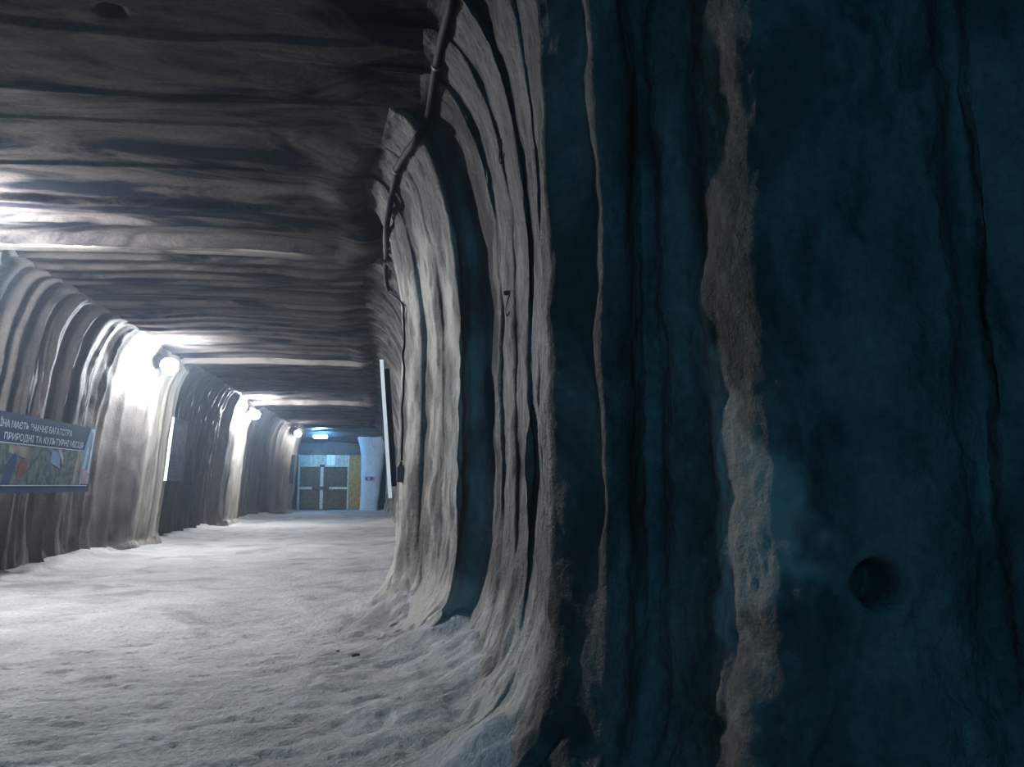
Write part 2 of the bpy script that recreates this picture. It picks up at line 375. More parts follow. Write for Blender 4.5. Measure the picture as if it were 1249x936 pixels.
# right wall, ceiling downwards
angr = np.linspace(0, 1, nR)
Z0 = 2.9; AR = 0.95
thr = (1 - np.clip(angr / 0.42, 0, 1)) * (math.pi / 2) * 0.985
zr = np.where(angr < 0.42, Z0 + (ZC - Z0) * np.sin(thr), Z0 - (Z0 + 0.35) * (angr - 0.42) / 0.58)
offr = np.where(angr < 0.42, AR * (1 - np.cos(thr)), 0)
flare_amp = 0.62 * sstep(a_c0 - 2.5, a_c0 + 0.5, st) * (1 - 0.75 * sstep(a668 - 0.6, a668 + 0.2, st)) + 0.22
fl = np.exp(-np.clip(zr + 0.05, 0, 9) / 0.30)
nearfade = 1 - 0.55 * sstep(a668 - 1.5, a668, st)              # flatter arch on the face towards the viewer
# grooves soften where the heap covers the foot of the wall
soft = sstep(0.3, 1.7, zr) 
sm_x, sm_y = gsmooth(RX, st, 0.12), gsmooth(RY, st, 0.12)
q3 = np.stack([np.repeat(col(st) * 0.9, nR, 1), np.repeat(zr[None] * 0.75, T, 0), np.zeros((T, nR))], -1)
onc = (sstep(a_c0 - 0.5, a_c0 + 0.8, st) * (1 - sstep(a_c1 - 1.2, a_c1, st)))[:, None]
sm_ = soft[None] * np.maximum(np.clip(0.95 + 0.9 * fbm(q3 * np.array([1.6, 1.5, 1.0]), 2, 139), 0.3, 1), sstep(a668 + 0.05, a668 + 0.15, st)[:, None])
sw = col(st) + onc * (0.085 * fbm(q3, 3, 131) + 0.008 * vnoise(q3 * 9, 137))
bx = np.interp(sw, st, RXf) * sm_ + np.interp(sw, st, sm_x) * (1 - sm_); by = np.interp(sw, st, RYf) * sm_ + np.interp(sw, st, sm_y) * (1 - sm_)
o2 = col(nearfade * (1.05 - 0.55 * sstep(a_c0 - 4.0, a_c0, st) + 0.30 * sstep(a_c0, a_c0 + 1.6, st))) * offr[None] + col(flare_amp) * fl[None]
PR = np.stack([bx + col(NX) * o2, by + col(NY) * o2, np.repeat(zr[None], T, 0)], -1)
# ceiling between the two
wv = np.linspace(0, 1, nC)[None, :, None]
PC = PL[:, -1:, :] * (1 - wv) + PR[:, :1, :] * wv
PC[..., 2] += 0.07 * np.sin(np.pi * wv[..., 0])

full = np.concatenate([PL, PC[:, 1:-1], PR], 1)
uL, uR = nL - 1, nL + nC - 3 + 1
def normals(P):
    du = np.gradient(P, axis=1); dt = np.gradient(P, axis=0); n = np.cross(du, dt)
    return n / (np.linalg.norm(n, axis=-1, keepdims=True) + 1e-9)
nrm = normals(full)
if nrm[200, 30, 0] < 0: nrm = -nrm                              # inward: left wall normal points +X
near = sstep(a_c0 - 1.2, a_c0 + 0.2, st)[:, None]
uu = np.arange(full.shape[1])[None, :]
wright = sstep(uR - 18, uR + 6, uu)                             # 1 on the right wall
c = np.repeat(col(YL), full.shape[1], 1) + 0.10 * vnoise(full * np.array([0.5, 0.25, 0.6]), 3) + 0.03 * vnoise(full * 1.7, 9)
amp = 1 - near * wright
farfade = 1.0
ceilw = sstep(uL - 12, uL + 4, uu) * (1 - wright)
disp = rings(c) * amp * (1.0 - ceilw) * (1 - 0.6 * rib(c) * (1 - wright)) + saw(c) * ceilw + fins(c, 0.05) * (1 - wright) * (1 - ceilw * (0.85 - 0.45 * sstep(8.6, 10.0, c))) + fine(c, full) * amp * (1 - ceilw)
for yl_, al_ in ((11.75, 0.09), (22.5, 0.17), (33.7, 0.17)): disp += al_ * ceilw * sstep(yl_ - 0.03, yl_ + 0.03, c) * (1 - sstep(yl_ + 0.1, yl_ + 0.8, c))
disp += 0.40 * rib(c) * (1 - wright) * (1 - 0.9 * ceilw) + 0.06 * rib(c) * wright * amp
foot = np.exp(-np.clip(full[..., 2], 0, 9) / 0.45)
disp += 0.035 * fbm(full * 0.8, 3, 21) * (1 - 0.5 * ceilw) + 0.014 * fbm(full * np.array([3.1, 3.1, 1.6]), 4, 31) * (1 - 0.75 * ceilw)
disp += foot * 0.07 * fbm(full * np.array([2.4, 2.4, 1.2]), 4, 41)
rough = wright * sstep(a668 + 0.5, a668 + 0.9, st)[:, None]
S0 = uR - 20; R_ = full[:, S0:]; rg = rough[:, S0:]; cw = (wright * near)[:, S0:]
sponge = np.abs(vnoise(R_ * 15.0, 171)) + 0.5 * np.abs(vnoise(R_ * 29.0, 173))
dr_ = -rg * 0.014 * sponge * (0.35 + 0.65 * sstep(-0.1, 0.4, vnoise(R_ * 1.1, 177)))
dr_ = dr_ + rg * (0.006 * fbm(R_ * 9.0, 3, 51) + 0.034 * fbm(R_ * 1.9, 4, 57))
dr_ = dr_ + cw * (0.006 * fbm(R_ * np.array([9.0, 9.0, 0.9]), 3, 151) + 0.012 * fbm(R_ * np.array([5.0, 5.0, 4.0]), 4, 157))
dr_ = dr_ - cw * foot[:, S0:] * 0.10 * (1 - sstep(0.0, 0.16, np.abs(vnoise(R_ * np.array([2.6, 2.6, 1.1]), 161))))
dr_ = dr_ + foot[:, S0:] * cw * 0.045 * fbm(R_ * np.array([6.0, 6.0, 3.5]), 4, 43)
disp[:, S0:] += dr_
full = full + nrm * disp[..., None]
# drill hole and its knocked-out rim in the wall facing the viewer, and a dark socket in the roof
def pit(P, c, n, r0, depth, rim):
    d = P - np.array(c); d2 = np.linalg.norm(d - (d @ np.array(n))[..., None] * np.array(n), axis=-1)
    inside = np.linalg.norm(d, axis=-1) < 0.9
    k = np.exp(-(d2 / r0) ** 4); q = np.exp(-((d2 - r0 * 1.75) / (r0 * 0.55)) ** 2)
    return P - (np.array(n) * ((depth * k - rim * q) * inside)[..., None])
hole = at(1081, 714, 2.86)
full = pit(full, hole, (0.0, -1.0, 0.0), 0.075, 0.5, 0.02)
sock = at(135, 20, 5.2); k_ = (ZC - 1.6) / (sock.z - 1.6); sock = EYE + (sock - EYE) * k_
full = pit(full, sock, (0.0, 0.0, -1.0), 0.075, 0.3, 0.0)

rib_litm = 0; LW = full[:, :uL + 1]
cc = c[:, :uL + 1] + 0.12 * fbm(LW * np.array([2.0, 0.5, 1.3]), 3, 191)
for a_, b_ in ribs: rib_litm = rib_litm + sstep(a_ + 0.55, a_ + 1.15, cc) * (1 - sstep(b_ - 0.05, b_ + 0.1, c[:, :uL + 1]))  # lamp-lit brightness painted pale onto the left-wall ribs
CW = c[:, uL:uR + 1] + 0.04 * fbm(full[:, uL:uR + 1] * np.array([0.7, 0.7, 0.7]), 3, 221)
lip_litm = 0
for yl_, wd_ in ((11.75, 0.35), (22.5, 0.25), (33.7, 0.25)): lip_litm = lip_litm + sstep(yl_ - 0.12, yl_ - 0.04, CW) * (1 - sstep(yl_ + 0.5 * wd_, yl_ + wd_, CW))  # lamp-lit lines painted pale along the roof lips
lip_litm = lip_litm * np.clip(0.62 + 0.9 * fbm(full[:, uL:uR + 1] * np.array([1.1, 2.5, 1.0]), 4, 223), 0.15, 1)
RW = full[:, uR:]; pz_ = RW[..., 2]
footm = (1 - sstep(0.25, 0.85, pz_ + 0.35 * fbm(RW * np.array([1.6, 1.6, 1.0]), 4, 197))) * (sstep(a_c0 - 6, a_c0 - 1, st) * (1 - sstep(a668 - 0.5, a668 + 0.1, st)))[:, None]
def a_at(px): return arc[len(far_plan) + [p[0] for p in corner].index(px)]
nz = fbm(RW * np.array([1.4, 1.4, 0.8]), 4, 199); nf = fbm(RW * np.array([7.0, 7.0, 6.0]), 4, 203)
cream = 0.9 * (1 - sstep(a_at(560.5) - 0.1, a_at(606) + 0.1, col(st) + 0.35 * nz)) * np.clip(0.62 + 1.1 * fbm(RW * np.array([2.6, 2.6, 1.2]), 4, 205), 0.1, 1)
edge_ = col(st) - a_at(922) + 0.10 + 0.22 * nz + 0.10 * nf - 0.06 * np.exp(-((pz_ - 1.25) / 0.3) ** 2)
crust_ = sstep(a_at(864) - 0.02, a_at(869), col(st) + 0.03 * nz) * (1 - sstep(-0.06, 0.10, edge_)) * sstep(0.5, 0.9, pz_ + 0.4 * nz + 0.2 * nf) * (1 - sstep(2.4, 3.3, pz_ + 0.5 * nz))
mottlem = sstep(a_at(564), a_at(600), col(st) + 0.2 * nz) * (1 - sstep(a668 - 0.1, a668 + 0.1, col(st))) * np.clip(0.72 + 1.1 * fbm(RW * np.array([5.0, 5.0, 0.9]), 4, 211) + 0.5 * nz, 0, 1) * sstep(0.5, 1.3, pz_ + 0.5 * nz)
mottlem = np.clip(mottlem + 0.6 * (1 - sstep(a_at(551), a_at(575), col(st))) * sstep(0.05, 0.5, fbm(RW * np.array([3.4, 3.4, 1.3]), 4, 215)) * sstep(0.4, 0.9, pz_), 0, 1)
footm = np.clip(footm + cream + 0.7 * crust_, 0, 1)
shell = []
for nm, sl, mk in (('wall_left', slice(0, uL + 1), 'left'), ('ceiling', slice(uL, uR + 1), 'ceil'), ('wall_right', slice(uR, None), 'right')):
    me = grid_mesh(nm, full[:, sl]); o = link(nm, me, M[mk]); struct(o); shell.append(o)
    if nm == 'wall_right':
        aa = me.attributes.new('mottle', 'FLOAT', 'POINT'); aa.data.foreach_set('value', mottlem.reshape(-1).astype(np.float32))
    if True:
        aa = me.attributes.new('pale', 'FLOAT', 'POINT'); aa.data.foreach_set('value', {'wall_left': rib_litm, 'ceiling': lip_litm, 'wall_right': footm}[nm].reshape(-1).astype(np.float32))

# ------------------------------------------------------------------ floor
gx = np.concatenate([np.arange(-9, -6.2, 0.06), np.arange(-6.2, 3.0, 0.035), np.arange(3.0, 11, 0.25)])
gy = np.concatenate([np.arange(-15, 3.4, 0.25), np.arange(3.4, 12, 0.035), np.arange(12, 24, 0.08), np.arange(24, 62, 0.25)])
GX, GY = np.meshgrid(gx, gy, indexing='ij')
FP = np.stack([GX, GY, np.zeros_like(GX)], -1)
pl = np.stack([gsmooth(RX, st, 0.3), gsmooth(RY, st, 0.3)], -1)[::12]
dr = np.full(GX.shape, 99.0)
for q in pl: dr = np.minimum(dr, (GX - q[0]) ** 2 + (GY - q[1]) ** 2)
dr = np.sqrt(dr)
pillar_zone = (1 - sstep(9.0, 13.0, GY)) * sstep(3.6, 4.6, GY)
hz = 0.035 * fbm(FP * 0.45, 3, 61) + 0.012 * fbm(FP * 2.2, 4, 71)
ruts = fbm(FP * np.array([3.5, 9.0, 1.0]), 4, 81)
hz += 0.012 * np.clip(ruts, -1, 1) * (1 - sstep(14, 22, GY)) * (0.5 + 1.3 * np.exp(-dr / 1.6))
pk = vnoise(FP * np.array([7.0, 16.0, 1.0]), 85); hz -= 0.02 * sstep(0.45, 0.75, pk) * (1 - sstep(9, 14, GY))
hz += (0.42 * np.exp(-(dr / 0.62) ** 1.25)) * (0.25 + 0.75 * pillar_zone) * (1 + 0.35 * fbm(FP * 1.8, 3, 91))
hz += 0.12 * np.exp(-np.clip(GX + 6.6, 0, 9) / 0.22) * (1 + 0.5 * fbm(FP * 1.5, 3, 95))
FP[..., 2] = hz
floor = struct(link('floor', grid_mesh('floor', FP), M['floor'])); shell.append(floor)

# ------------------------------------------------------------------ the chamber behind the tunnel
def wall_grid(name, p0, p1, z0, z1, n, m, seed, ampn=0.08, step=0.12):
    L_ = math.dist(p0, p1); na = max(2, int(L_ / step)); nb = max(2, int((z1 - z0) / step))
    A, B = np.meshgrid(np.linspace(0, 1, na), np.linspace(0, 1, nb), indexing='ij')
    P = np.stack([p0[0] + (p1[0] - p0[0]) * A, p0[1] + (p1[1] - p0[1]) * A, z0 + (z1 - z0) * B], -1)
    d = ampn * fbm(P * 0.9, 4, seed) + 0.05 * np.abs(vnoise(P * np.array([2.0, 2.0, 0.2]), seed + 4))
    P = P + np.array(n) * d[..., None]
    return struct(link(name, grid_mesh(name, P), m))
EY = 52.6
wall_grid('wall_end', (-9, EY), (-0.9, EY), -0.2, 6, (0, -1, 0), M['chamber'], 3)
wall_grid('wall_passage', (-0.9, EY), (-0.9, 60), -0.2, 6, (1, 0, 0), M['chamber'], 5)
wall_grid('wall_back', (-1.5, 60), (7, 60), -0.2, 6, (0, -1, 0), M['chamber'], 7)
wall_grid('wall_chamber_right', (6.5, 46), (6.5, 60), -0.2, 6, (-1, 0, 0), M['chamber'], 9)
wall_grid('wall_chamber_left', (-8.5, 46), (-8.5, 53), -0.2, 6, (1, 0, 0), M['chamber'], 11)
wall_grid('wall_return', (-0.1, 47.1), (6.8, 47.1), -0.2, 6, (0, 1, 0), M['chamber'], 13)
A, B = np.meshgrid(np.linspace(-9, 7, 130), np.linspace(46.6, 60.3, 110), indexing='ij')
P = np.stack([A, B, 5.02 + 0 * A], -1); P[..., 2] += -0.12 * np.abs(vnoise(P * np.array([0.15, 1.1, 1]), 33)) + 0.06 * fbm(P * 0.8, 4, 35) - 0.55 * sstep(48.5, 51.5, B)
struct(link('ceiling_chamber', grid_mesh('ceiling_chamber', P), M['chamber']))

# white salt pillar left standing: wide head, waist, spread foot
pz = np.linspace(-0.2, 5.2, 90); pa = np.linspace(0, 2 * math.pi, 65)
cx0 = at(450.3, 592, 50.4).x
rx = 0.54 + 0.06 * np.clip(pz, 0, 5) + 0.26 * np.clip((pz - 3.3) / 1.3, 0, 1) ** 2.0 + 0.05 * np.exp(-np.clip(pz, 0, 9) / 0.2)
cxz = cx0 + 0.055 * pz
sq = (np.abs(np.cos(pa)) ** 4 + np.abs(np.sin(pa)) ** 4) ** -0.25
PP = np.stack([cxz[:, None] + rx[:, None] * (np.cos(pa) * sq)[None], 50.9 + (rx[:, None] * 0.8) * (np.sin(pa) * sq)[None], np.repeat(pz[:, None], 65, 1)], -1)
dd = 0.03 * fbm(PP * 1.8, 4, 101); dd[:, -1] = dd[:, 0]
PP[..., 0] += dd * np.cos(pa)[None]; PP[..., 1] += dd * np.sin(pa)[None]
pil = link('salt_pillar', grid_mesh('salt_pillar', PP), M['pillar'])
tag(pil, 'pale blue-lit rock salt pillar with a flared head beside the gate', 'pillar')

# ------------------------------------------------------------------ surface finder
def bvh_of(objs):
    V, F = [], []
    for o in objs:
        n = len(V); V += [v.co.copy() for v in o.data.vertices]; F += [tuple(i + n for i in p.vertices) for p in o.data.polygons]
    return BVHTree.FromPolygons(V, F)
BV = bvh_of(shell)
def hit(px, py):
    loc, n, i, d = BV.ray_cast(EYE, ray(px, py))
    if loc is None: return EYE + ray(px, py) * 99, -ray(px, py)
    if n.dot(ray(px, py)) > 0: n = -n
    return loc, n
def drop(x, y):
    loc, n, i, d = BV.ray_cast(Vector((x, y, 1.8)), Vector((0, 0, -1))); return loc

# ------------------------------------------------------------------ lamps
def lamp_meshes():
    base = MB().lathe([(0.085, 0.0), (0.10, 0.015), (0.10, 0.05), (0.08, 0.07)], 16).mesh('base')
    bulb = MB().lathe([(0.045, 0.07), (0.07, 0.10), (0.088, 0.15), (0.088, 0.20), (0.07, 0.245), (0.035, 0.27), (0.006, 0.275)], 12).mesh('bulb', True)
    g = MB()
    for k in range(4):
        a = k * math.pi / 2 + 0.4
        g.tube([(0.097 * math.cos(a), 0.097 * math.sin(a), 0.05), (0.112 * math.cos(a), 0.112 * math.sin(a), 0.16), (0.085 * math.cos(a), 0.085 * math.sin(a), 0.265), (0.0, 0.0, 0.292)], 0.004, 5)
    g.tube([(0.113 * math.cos(t), 0.113 * math.sin(t), 0.17) for t in np.linspace(0, 2 * math.pi, 25)], 0.004, 5)
    return base, bulb, g.mesh('guard', True)
LM = lamp_meshes()
LM[0].materials.append(M['metal']); LM[2].materials.append(M['metal'])
ARM = 0.27
def lamp(label, P, n, bm, group, tilt=None):
    e = empty('mine_lamp', P); tag(e, label, 'lamp', group)
    e.rotation_mode = 'QUATERNION'; e.rotation_quaternion = Vector((0, 0, 1)).rotation_difference(n)
    hd = empty('head', (0, 0, ARM)); hd.parent = e; hd.scale = (1.9, 1.9, 1.5)
    link('base', LM[0], None, hd)
    b = LM[1].copy(); b.materials.append(bm); link('bulb', b, None, hd); link('guard', LM[2], None, hd)
    MB().tube([(0, 0, -0.05), (0, 0, ARM + 0.01)], 0.018, 8).build('arm', M['metal'], e, True)
    return e
lampspots = []
def place_lamp(label, px, py, bm, group):
    P, n = hit(px, py); n = (n + Vector((0.2, -0.15, -0.25))).normalized()
    lampspots.append(P); return lamp(label, P + n * -0.01, n, bm, group)
G = 'bulkhead lamps along the tunnel'
l1 = place_lamp('brightest caged lamp high on the left wall, nearest one in view', 197, 440, M['bulb'], G)
l2 = place_lamp('second caged lamp down the left wall, smaller glare than the first', 302, 499, M['bulb'], G)
M['bulb3'] = mat('dim_lamp_bulb', (1, 1, 1), emit=(0.86, 0.93, 1.0), es=LAMP_STRENGTH * 0.17 / 3.6)
l3 = place_lamp('caged lamp at the last bright rib before the wooden gate', 358, 525, M['bulb3'], G)
# the one just outside the frame on the left, same spacing down the wall
d1, d2 = lampspots[0], lampspots[1]
P0 = Vector((-5.9, 10.3, 4.86))
loc, n, i, d = BV.ray_cast(Vector((-3.0, 10.3, 3.6)), (P0 - Vector((-3.0, 10.3, 3.6))).normalized())
if n.x < 0: n = -n
lamp('caged lamp on the left wall beyond the left picture edge above the banner', loc, (n + Vector((0.2, 0, -0.25))).normalized(), M['bulb'], G)
loc, n, i, d = BV.ray_cast(Vector((-3.0, -11.5, 3.6)), (Vector((-5.9, -11.5, 4.7)) - Vector((-3.0, -11.5, 3.6))).normalized())  # unseen blue lamp added to light the right wall teal
if n.x < 0: n = -n
M['rearfill'] = mat('added_rear_fill', (1, 1, 1), emit=(0.07, 0.52, 0.95), es=REAR_FILL_STRENGTH / 3.6)
lamp('added blue fill lamp, unseen far behind the viewer on the left wall', loc, (n + Vector((0.4, 0.3, -0.25))).normalized(), M['rearfill'], G)
bl = empty('blue_lamp', at(391, 533, 49.0)); tag(bl, 'blue-white lamp glaring under the chamber roof above the gate', 'lamp')
bb = MB().lathe([(0.07, -0.4), (0.09, -0.37), (0.09, 0.37), (0.07, 0.4)], 14, Matrix.Rotation(math.pi / 2, 4, 'Y')).build('tube', M['bluebulb'], bl, True)
MB().box((-0.5, -0.11, 0.085), (0.5, 0.11, 0.14), None, 0.015).build('housing', M['metal'], bl)
for sx in (-0.44, 0.44): MB().box((sx - 0.03, -0.06, -0.06), (sx + 0.03, 0.06, 0.09), None, 0.01).build('end_cap', M['metal'], bl)
for sx in (-0.3, 0.3): MB().tube([(sx, 0, 0.13), (sx, 0, 0.6)], 0.008, 6).build('hanger', M['metal'], bl)

# ------------------------------------------------------------------ cables, box, hooks on the pillar
def catmull(pts, k=8):
    pts = [Vector(p) for p in pts]; pts = [pts[0] * 2 - pts[1]] + pts + [pts[-1] * 2 - pts[-2]]; out = []
    for i in range(1, len(pts) - 2):
        a, b, c_, d_ = pts[i - 1:i + 3]
        for j in range(k):
            t = j / k; out.append(0.5 * ((2 * b) + (c_ - a) * t + (2 * a - 5 * b + 4 * c_ - d_) * t * t + (3 * b - a - 3 * c_ + d_) * t ** 3))
    out.append(pts[-2]); return out
def surf(px, py, lift):
    P, n = hit(px, py); return P + n * lift
cab = [(562, -40), (556, 0), (547, 35), (537, 75), (531, 105), (524, 140), (512, 168), (498, 186), (488, 205), (483, 230), (479, 255), (475, 285), (473, 312), (473, 335), (476, 352)]
pts = [surf(x, y, 0.05) for x, y in cab]
cb = MB().tube(catmull(pts, 6), 0.037, 10).build('power_cable', M['cable'], None, True)
tag(cb, 'thick black cable bundle sagging along the roof edge above the pillar', 'cable')
for i in (3, 8, 12):
    a = pts[i]; t = (pts[i + 1] - pts[i]).normalized()
    MB().tube([a - t * 0.02, a + t * 0.02], 0.043, 10).build('clip', M['iron'], cb, True)
def wall_x(y, z, side):
    loc, n, i, d = BV.ray_cast(Vector((-3.0, y, z)), Vector((side, 0, 0))); return loc.x
tp = [pts[-1] + Vector((0, 0, -0.04))]
for py in range(370, 574, 16):
    for px in range(444, 530):
        P, n = hit(px, py)
        if P.y < 10.9: break
    P, n = hit(px + (3 if py < 440 else 5), py); tp.append(P + n * 0.02)
tc_ = MB().tube(catmull(tp, 5), 0.014, 8).build('thin_cable', M['cable'], None, True)
tag(tc_, 'thin black cable running down the pillar edge to a small box', 'cable')
bp_ = tp[-1] + Vector((0.02, 0, -0.16))
jb = empty('junction_box', bp_); tag(jb, 'small black junction box fixed to the pillar edge below the thin cable', 'junction box')
jb.rotation_mode = 'QUATERNION'; jb.rotation_quaternion = (Vector((-0.35, -1, 0))).to_track_quat('Z', 'Y')
MB().box((-0.07, -0.10, -0.06), (0.06, 0.10, 0.07), None, 0.02).build('body', M['box'], jb)
MB().box((-0.05, -0.08, 0.07), (0.04, 0.08, 0.085), None, 0.006).build('lid', M['box'], jb)
MB().tube([(0.03, -0.09, 0.0), (0.035, -0.17, 0.0)], 0.03, 10).build('gland', M['box'], jb, True)
MB().tube([(-0.03, 0.09, 0.0), (-0.035, 0.15, 0.0)], 0.02, 10).build('gland', M['box'], jb, True)

def hook(label, px, py):
    P, n = hit(px, py); e = empty('wire_hook', P); tag(e, label, 'hook')
    r = Vector((1, -0.25, 0)).normalized()
    MB().box((-0.032, -0.05, -0.011), (0.032, 0.02, 0.011), Matrix.Rotation(-0.25, 4, 'Z')).build('bar', M['iron'], e)
    lp = [Vector((0.022, -0.05, 0)), Vector((0.02, -0.06, -0.07)), Vector((0.004, -0.06, -0.15)), Vector((-0.022, -0.06, -0.20)), Vector((-0.03, -0.06, -0.14)), Vector((-0.012, -0.06, -0.06)), Vector((0.012, -0.05, -0.005))]
    MB().tube(catmull(lp, 5), 0.0045, 6).build('wire_loop', M['wire'], e, True)
hook('short black bar with a hanging wire loop high on the pillar', 612, 174)
hook('black wire loop on a bar at mid height of the pillar', 620, 358)
P, n = hit(594, 214)
sk = MB().tube([P + Vector((0, -0.01, 0.08)), P + Vector((0.004, -0.02, 0.0)), P + Vector((0.014, -0.015, -0.075))], 0.012, 8).build('iron_spike', M['iron'], None, True)
tag(sk, 'short rusty black spike in the pale ridge left of the upper wire loop', 'spike')

# ------------------------------------------------------------------ boards on the walls
def slab_frame(o, u, v):             # local x along the board, y up it, z out of it
    u = u.normalized(); v = (v - u * v.dot(u)).normalized(); wv_ = u.cross(v)
    m = Matrix((u, v, wv_)).transposed().to_4x4(); m.translation = o; return m
def wall_x(y, z, side):
    loc, n, i, d = BV.ray_cast(Vector((-3.0, y, z)), Vector((side, 0, 0))); return loc.x
def info_board(label, y0, y1, z0, z1, side, gap, th=0.06, edge='boardedge', xs=None):
    xb = [wall_x(y, z0, side) for y in np.linspace(y0, y1, 9)]; xt = [wall_x(y, z1, side) for y in np.linspace(y0, y1, 9)]
    f = max if side < 0 else min
    b, t = f(xb) - side * gap, f(xt) - side * gap
    t = (t * 0.85 + b * 0.15)
    if xs: b, t = xs
    if side < 0: m = slab_frame(Vector((b, y0, z0)), Vector((0, 1, 0)), Vector((t - b, 0, z1 - z0)))
    else: m = slab_frame(Vector((b, y1, z0)), Vector((0, -1, 0)), Vector((t - b, 0, z1 - z0)))
    W, H = y1 - y0, math.hypot(t - b, z1 - z0)
    e = empty('info_board', m.translation); e.matrix_world = m; tag(e, label, 'info board')
    MB().box((0.012, 0.012, -th), (W - 0.012, H - 0.012, 0.0)).build('panel', M['boardface'], e)
    fr = 0.03
    for k, (lo, hi) in enumerate((((0, 0, -th), (fr, H, 0.012)), ((W - fr, 0, -th), (W, H, 0.012)), ((fr, 0, -th), (W - fr, fr, 0.012)), ((fr, H - fr, -th), (W - fr, H, 0.012)))):
        MB().box(lo, hi).build('frame_strip', M[edge if k == (0 if side < 0 else 1) else 'boardface'], e)
    MB().box((0.12 * W, 0.42 * H, 0.0), (0.88 * W, 0.92 * H, 0.006)).build('picture', M['boardpic'], e)
    for k in range(5): MB().box((0.12 * W, (0.32 - 0.055 * k) * H, 0.0), ((0.88 - 0.1 * (k % 2)) * W, (0.34 - 0.055 * k) * H, 0.004)).build('caption_bar', M['boardpic'], e)
    for x in (0.2 * W, 0.8 * W): MB().box((x - 0.03, 0.08 * H, -th - gap * 0.9), (x + 0.03, 0.95 * H, -th)).build('batten', M['iron'], e)  # dark mounting battens, lengthened to draw the shadow gap behind the board
    return e
info_board('tilted grey board with bright white edge under the nearest lamp', 22.9, 24.7, 1.72, 3.5, -1, 0.08)
info_board('small dark-edged board on the last rib before the gate', 44.9, 46.0, 1.7, 3.3, -1, 0.05, 0.05, 'iron')
info_board('board on the right wall seen edge-on as a white strip beside the pillar', 12.1, 13.6, 1.4, 3.55, 1, 0.10, 0.045, xs=(0.0, -0.18))

# ------------------------------------------------------------------ banner
BX = max(wall_x(y, z, -1) for y in np.linspace(12.2, 17.4, 60) for z in (1.5, 1.9, 2.4, 2.8)) + 0.05
def ban(px, py):
    d = ray(px, py); p = EYE + d * (BX / d.x); return p.y, p.z
yr, zt = ban(113, 523); _, zb = ban(107, 600)
y0 = 12.0; W, H = yr - y0, zt - zb
e = empty('banner', (BX, y0, zb)); tag(e, 'long navy banner with white lettering and photo strip on the left wall', 'banner')
bm_ = slab_frame(Vector((BX, y0, zb)), Vector((0, 1, 0)), Vector((0.06, 0, H))); e.matrix_world = bm_
def bl_(px, py): u, v = ban(px, py); return u - y0, v - zb
MB().box((0, 0, -0.012), (W, H, 0)).build('sheet', M['navy'], e)
x0p, y0p = bl_(3, 592); x1p, y1p = bl_(99, 551)
y1p = bl_(3, 540)[1]; y1p = min(y1p, H * 0.62)
for lo, hi in (((0.05, y0p), (x1p, y1p)),):
    MB().box((lo[0], lo[1], 0), (hi[0], hi[1], 0.003)).build('photo_print', M['photo'], e)
bt = 0.016
for lo, hi in (((0.05, y0p - bt), (x1p + 0.4, y0p)), ((0.05, y1p), (x1p, y1p + bt)), ((0.05 - bt, y0p), (0.05, y1p)), ((x1p, y0p), (x1p + bt, y1p))):
    MB().box((lo[0], lo[1], 0), (hi[0], hi[1], 0.005)).build('border_line', M['white'], e)
I4 = Matrix.Translation((0, 0, 0.0035))
def patch(nm, pts, mk, th=0.003): MB().poly([(x, y) for x, y in pts], th, I4).build(nm, M[mk], e)
def fx(px): return bl_(px, 560)[0]
hh = y1p - y0p
patch('printed_figure', [(fx(2), y0p + .03 * hh), (fx(12), y0p + .04 * hh), (fx(17), y0p + .5 * hh), (fx(18), y0p + .7 * hh), (fx(15), y0p + .82 * hh), (fx(11), y0p + .7 * hh), (fx(6), y0p + .5 * hh)], 'fignavy')
patch('printed_figure', [(fx(20), y0p + .14 * hh), (fx(25), y0p + .1 * hh), (fx(32), y0p + .35 * hh), (fx(31), y0p + .58 * hh), (fx(26), y0p + .65 * hh), (fx(20), y0p + .5 * hh)], 'figred')
patch('printed_patch', [(fx(8), y0p + .78 * hh), (fx(30), y0p + .66 * hh), (fx(31), y0p + .95 * hh), (fx(7), y0p + .97 * hh)], 'figcream')
patch('printed_patch', [(fx(60), y0p + .60 * hh), (fx(72), y0p + .45 * hh), (fx(70), y0p + .9 * hh), (fx(60), y0p + .95 * hh)], 'skyblue')
patch('printed_arc', [(fx(67), y0p + .98 * hh), (fx(71), y0p + .98 * hh), (fx(75), y0p + .75 * hh), (fx(74.5), y0p + .55 * hh), (fx(73), y0p + .7 * hh)], 'paleblue', 0.005)
patch('printed_patch', [(fx(88), y0p + .02 * hh), (fx(92), y0p + .02 * hh), (fx(99), y0p + .97 * hh), (fx(92), y0p + .97 * hh)], 'figcream')
patch('corner_print', [(x1p + .02, y0p + .02), (W - .06, y0p + .02), (W - .02, H - .02), (x1p + .25, H - .02), (x1p + .02, y1p)], 'skyblue')
patch('corner_print', [(x1p + .03, y0p + .03), (W - .1, y0p + .03), (W - .12, y0p + .3), (x1p + .03, y0p + .3)], 'pink', 0.005)
patch('corner_print', [(x1p + .05, y0p + .32), (x1p + .18, y0p + .32), (x1p + .3, y1p + .2), (x1p + .16, y1p + .05)], 'paleblue', 0.005)
patch('corner_print', [(W - .2, y0p + .25), (W - .12, y0p + .25), (W - .02, H - .06), (W - .07, H - .06)], 'white', 0.006)
patch('corner_print', [(x1p + .3, H - .10), (W - .03, H - .07), (W - .02, H - .02), (x1p + .3, H - .03)], 'paleblue', 0.006)
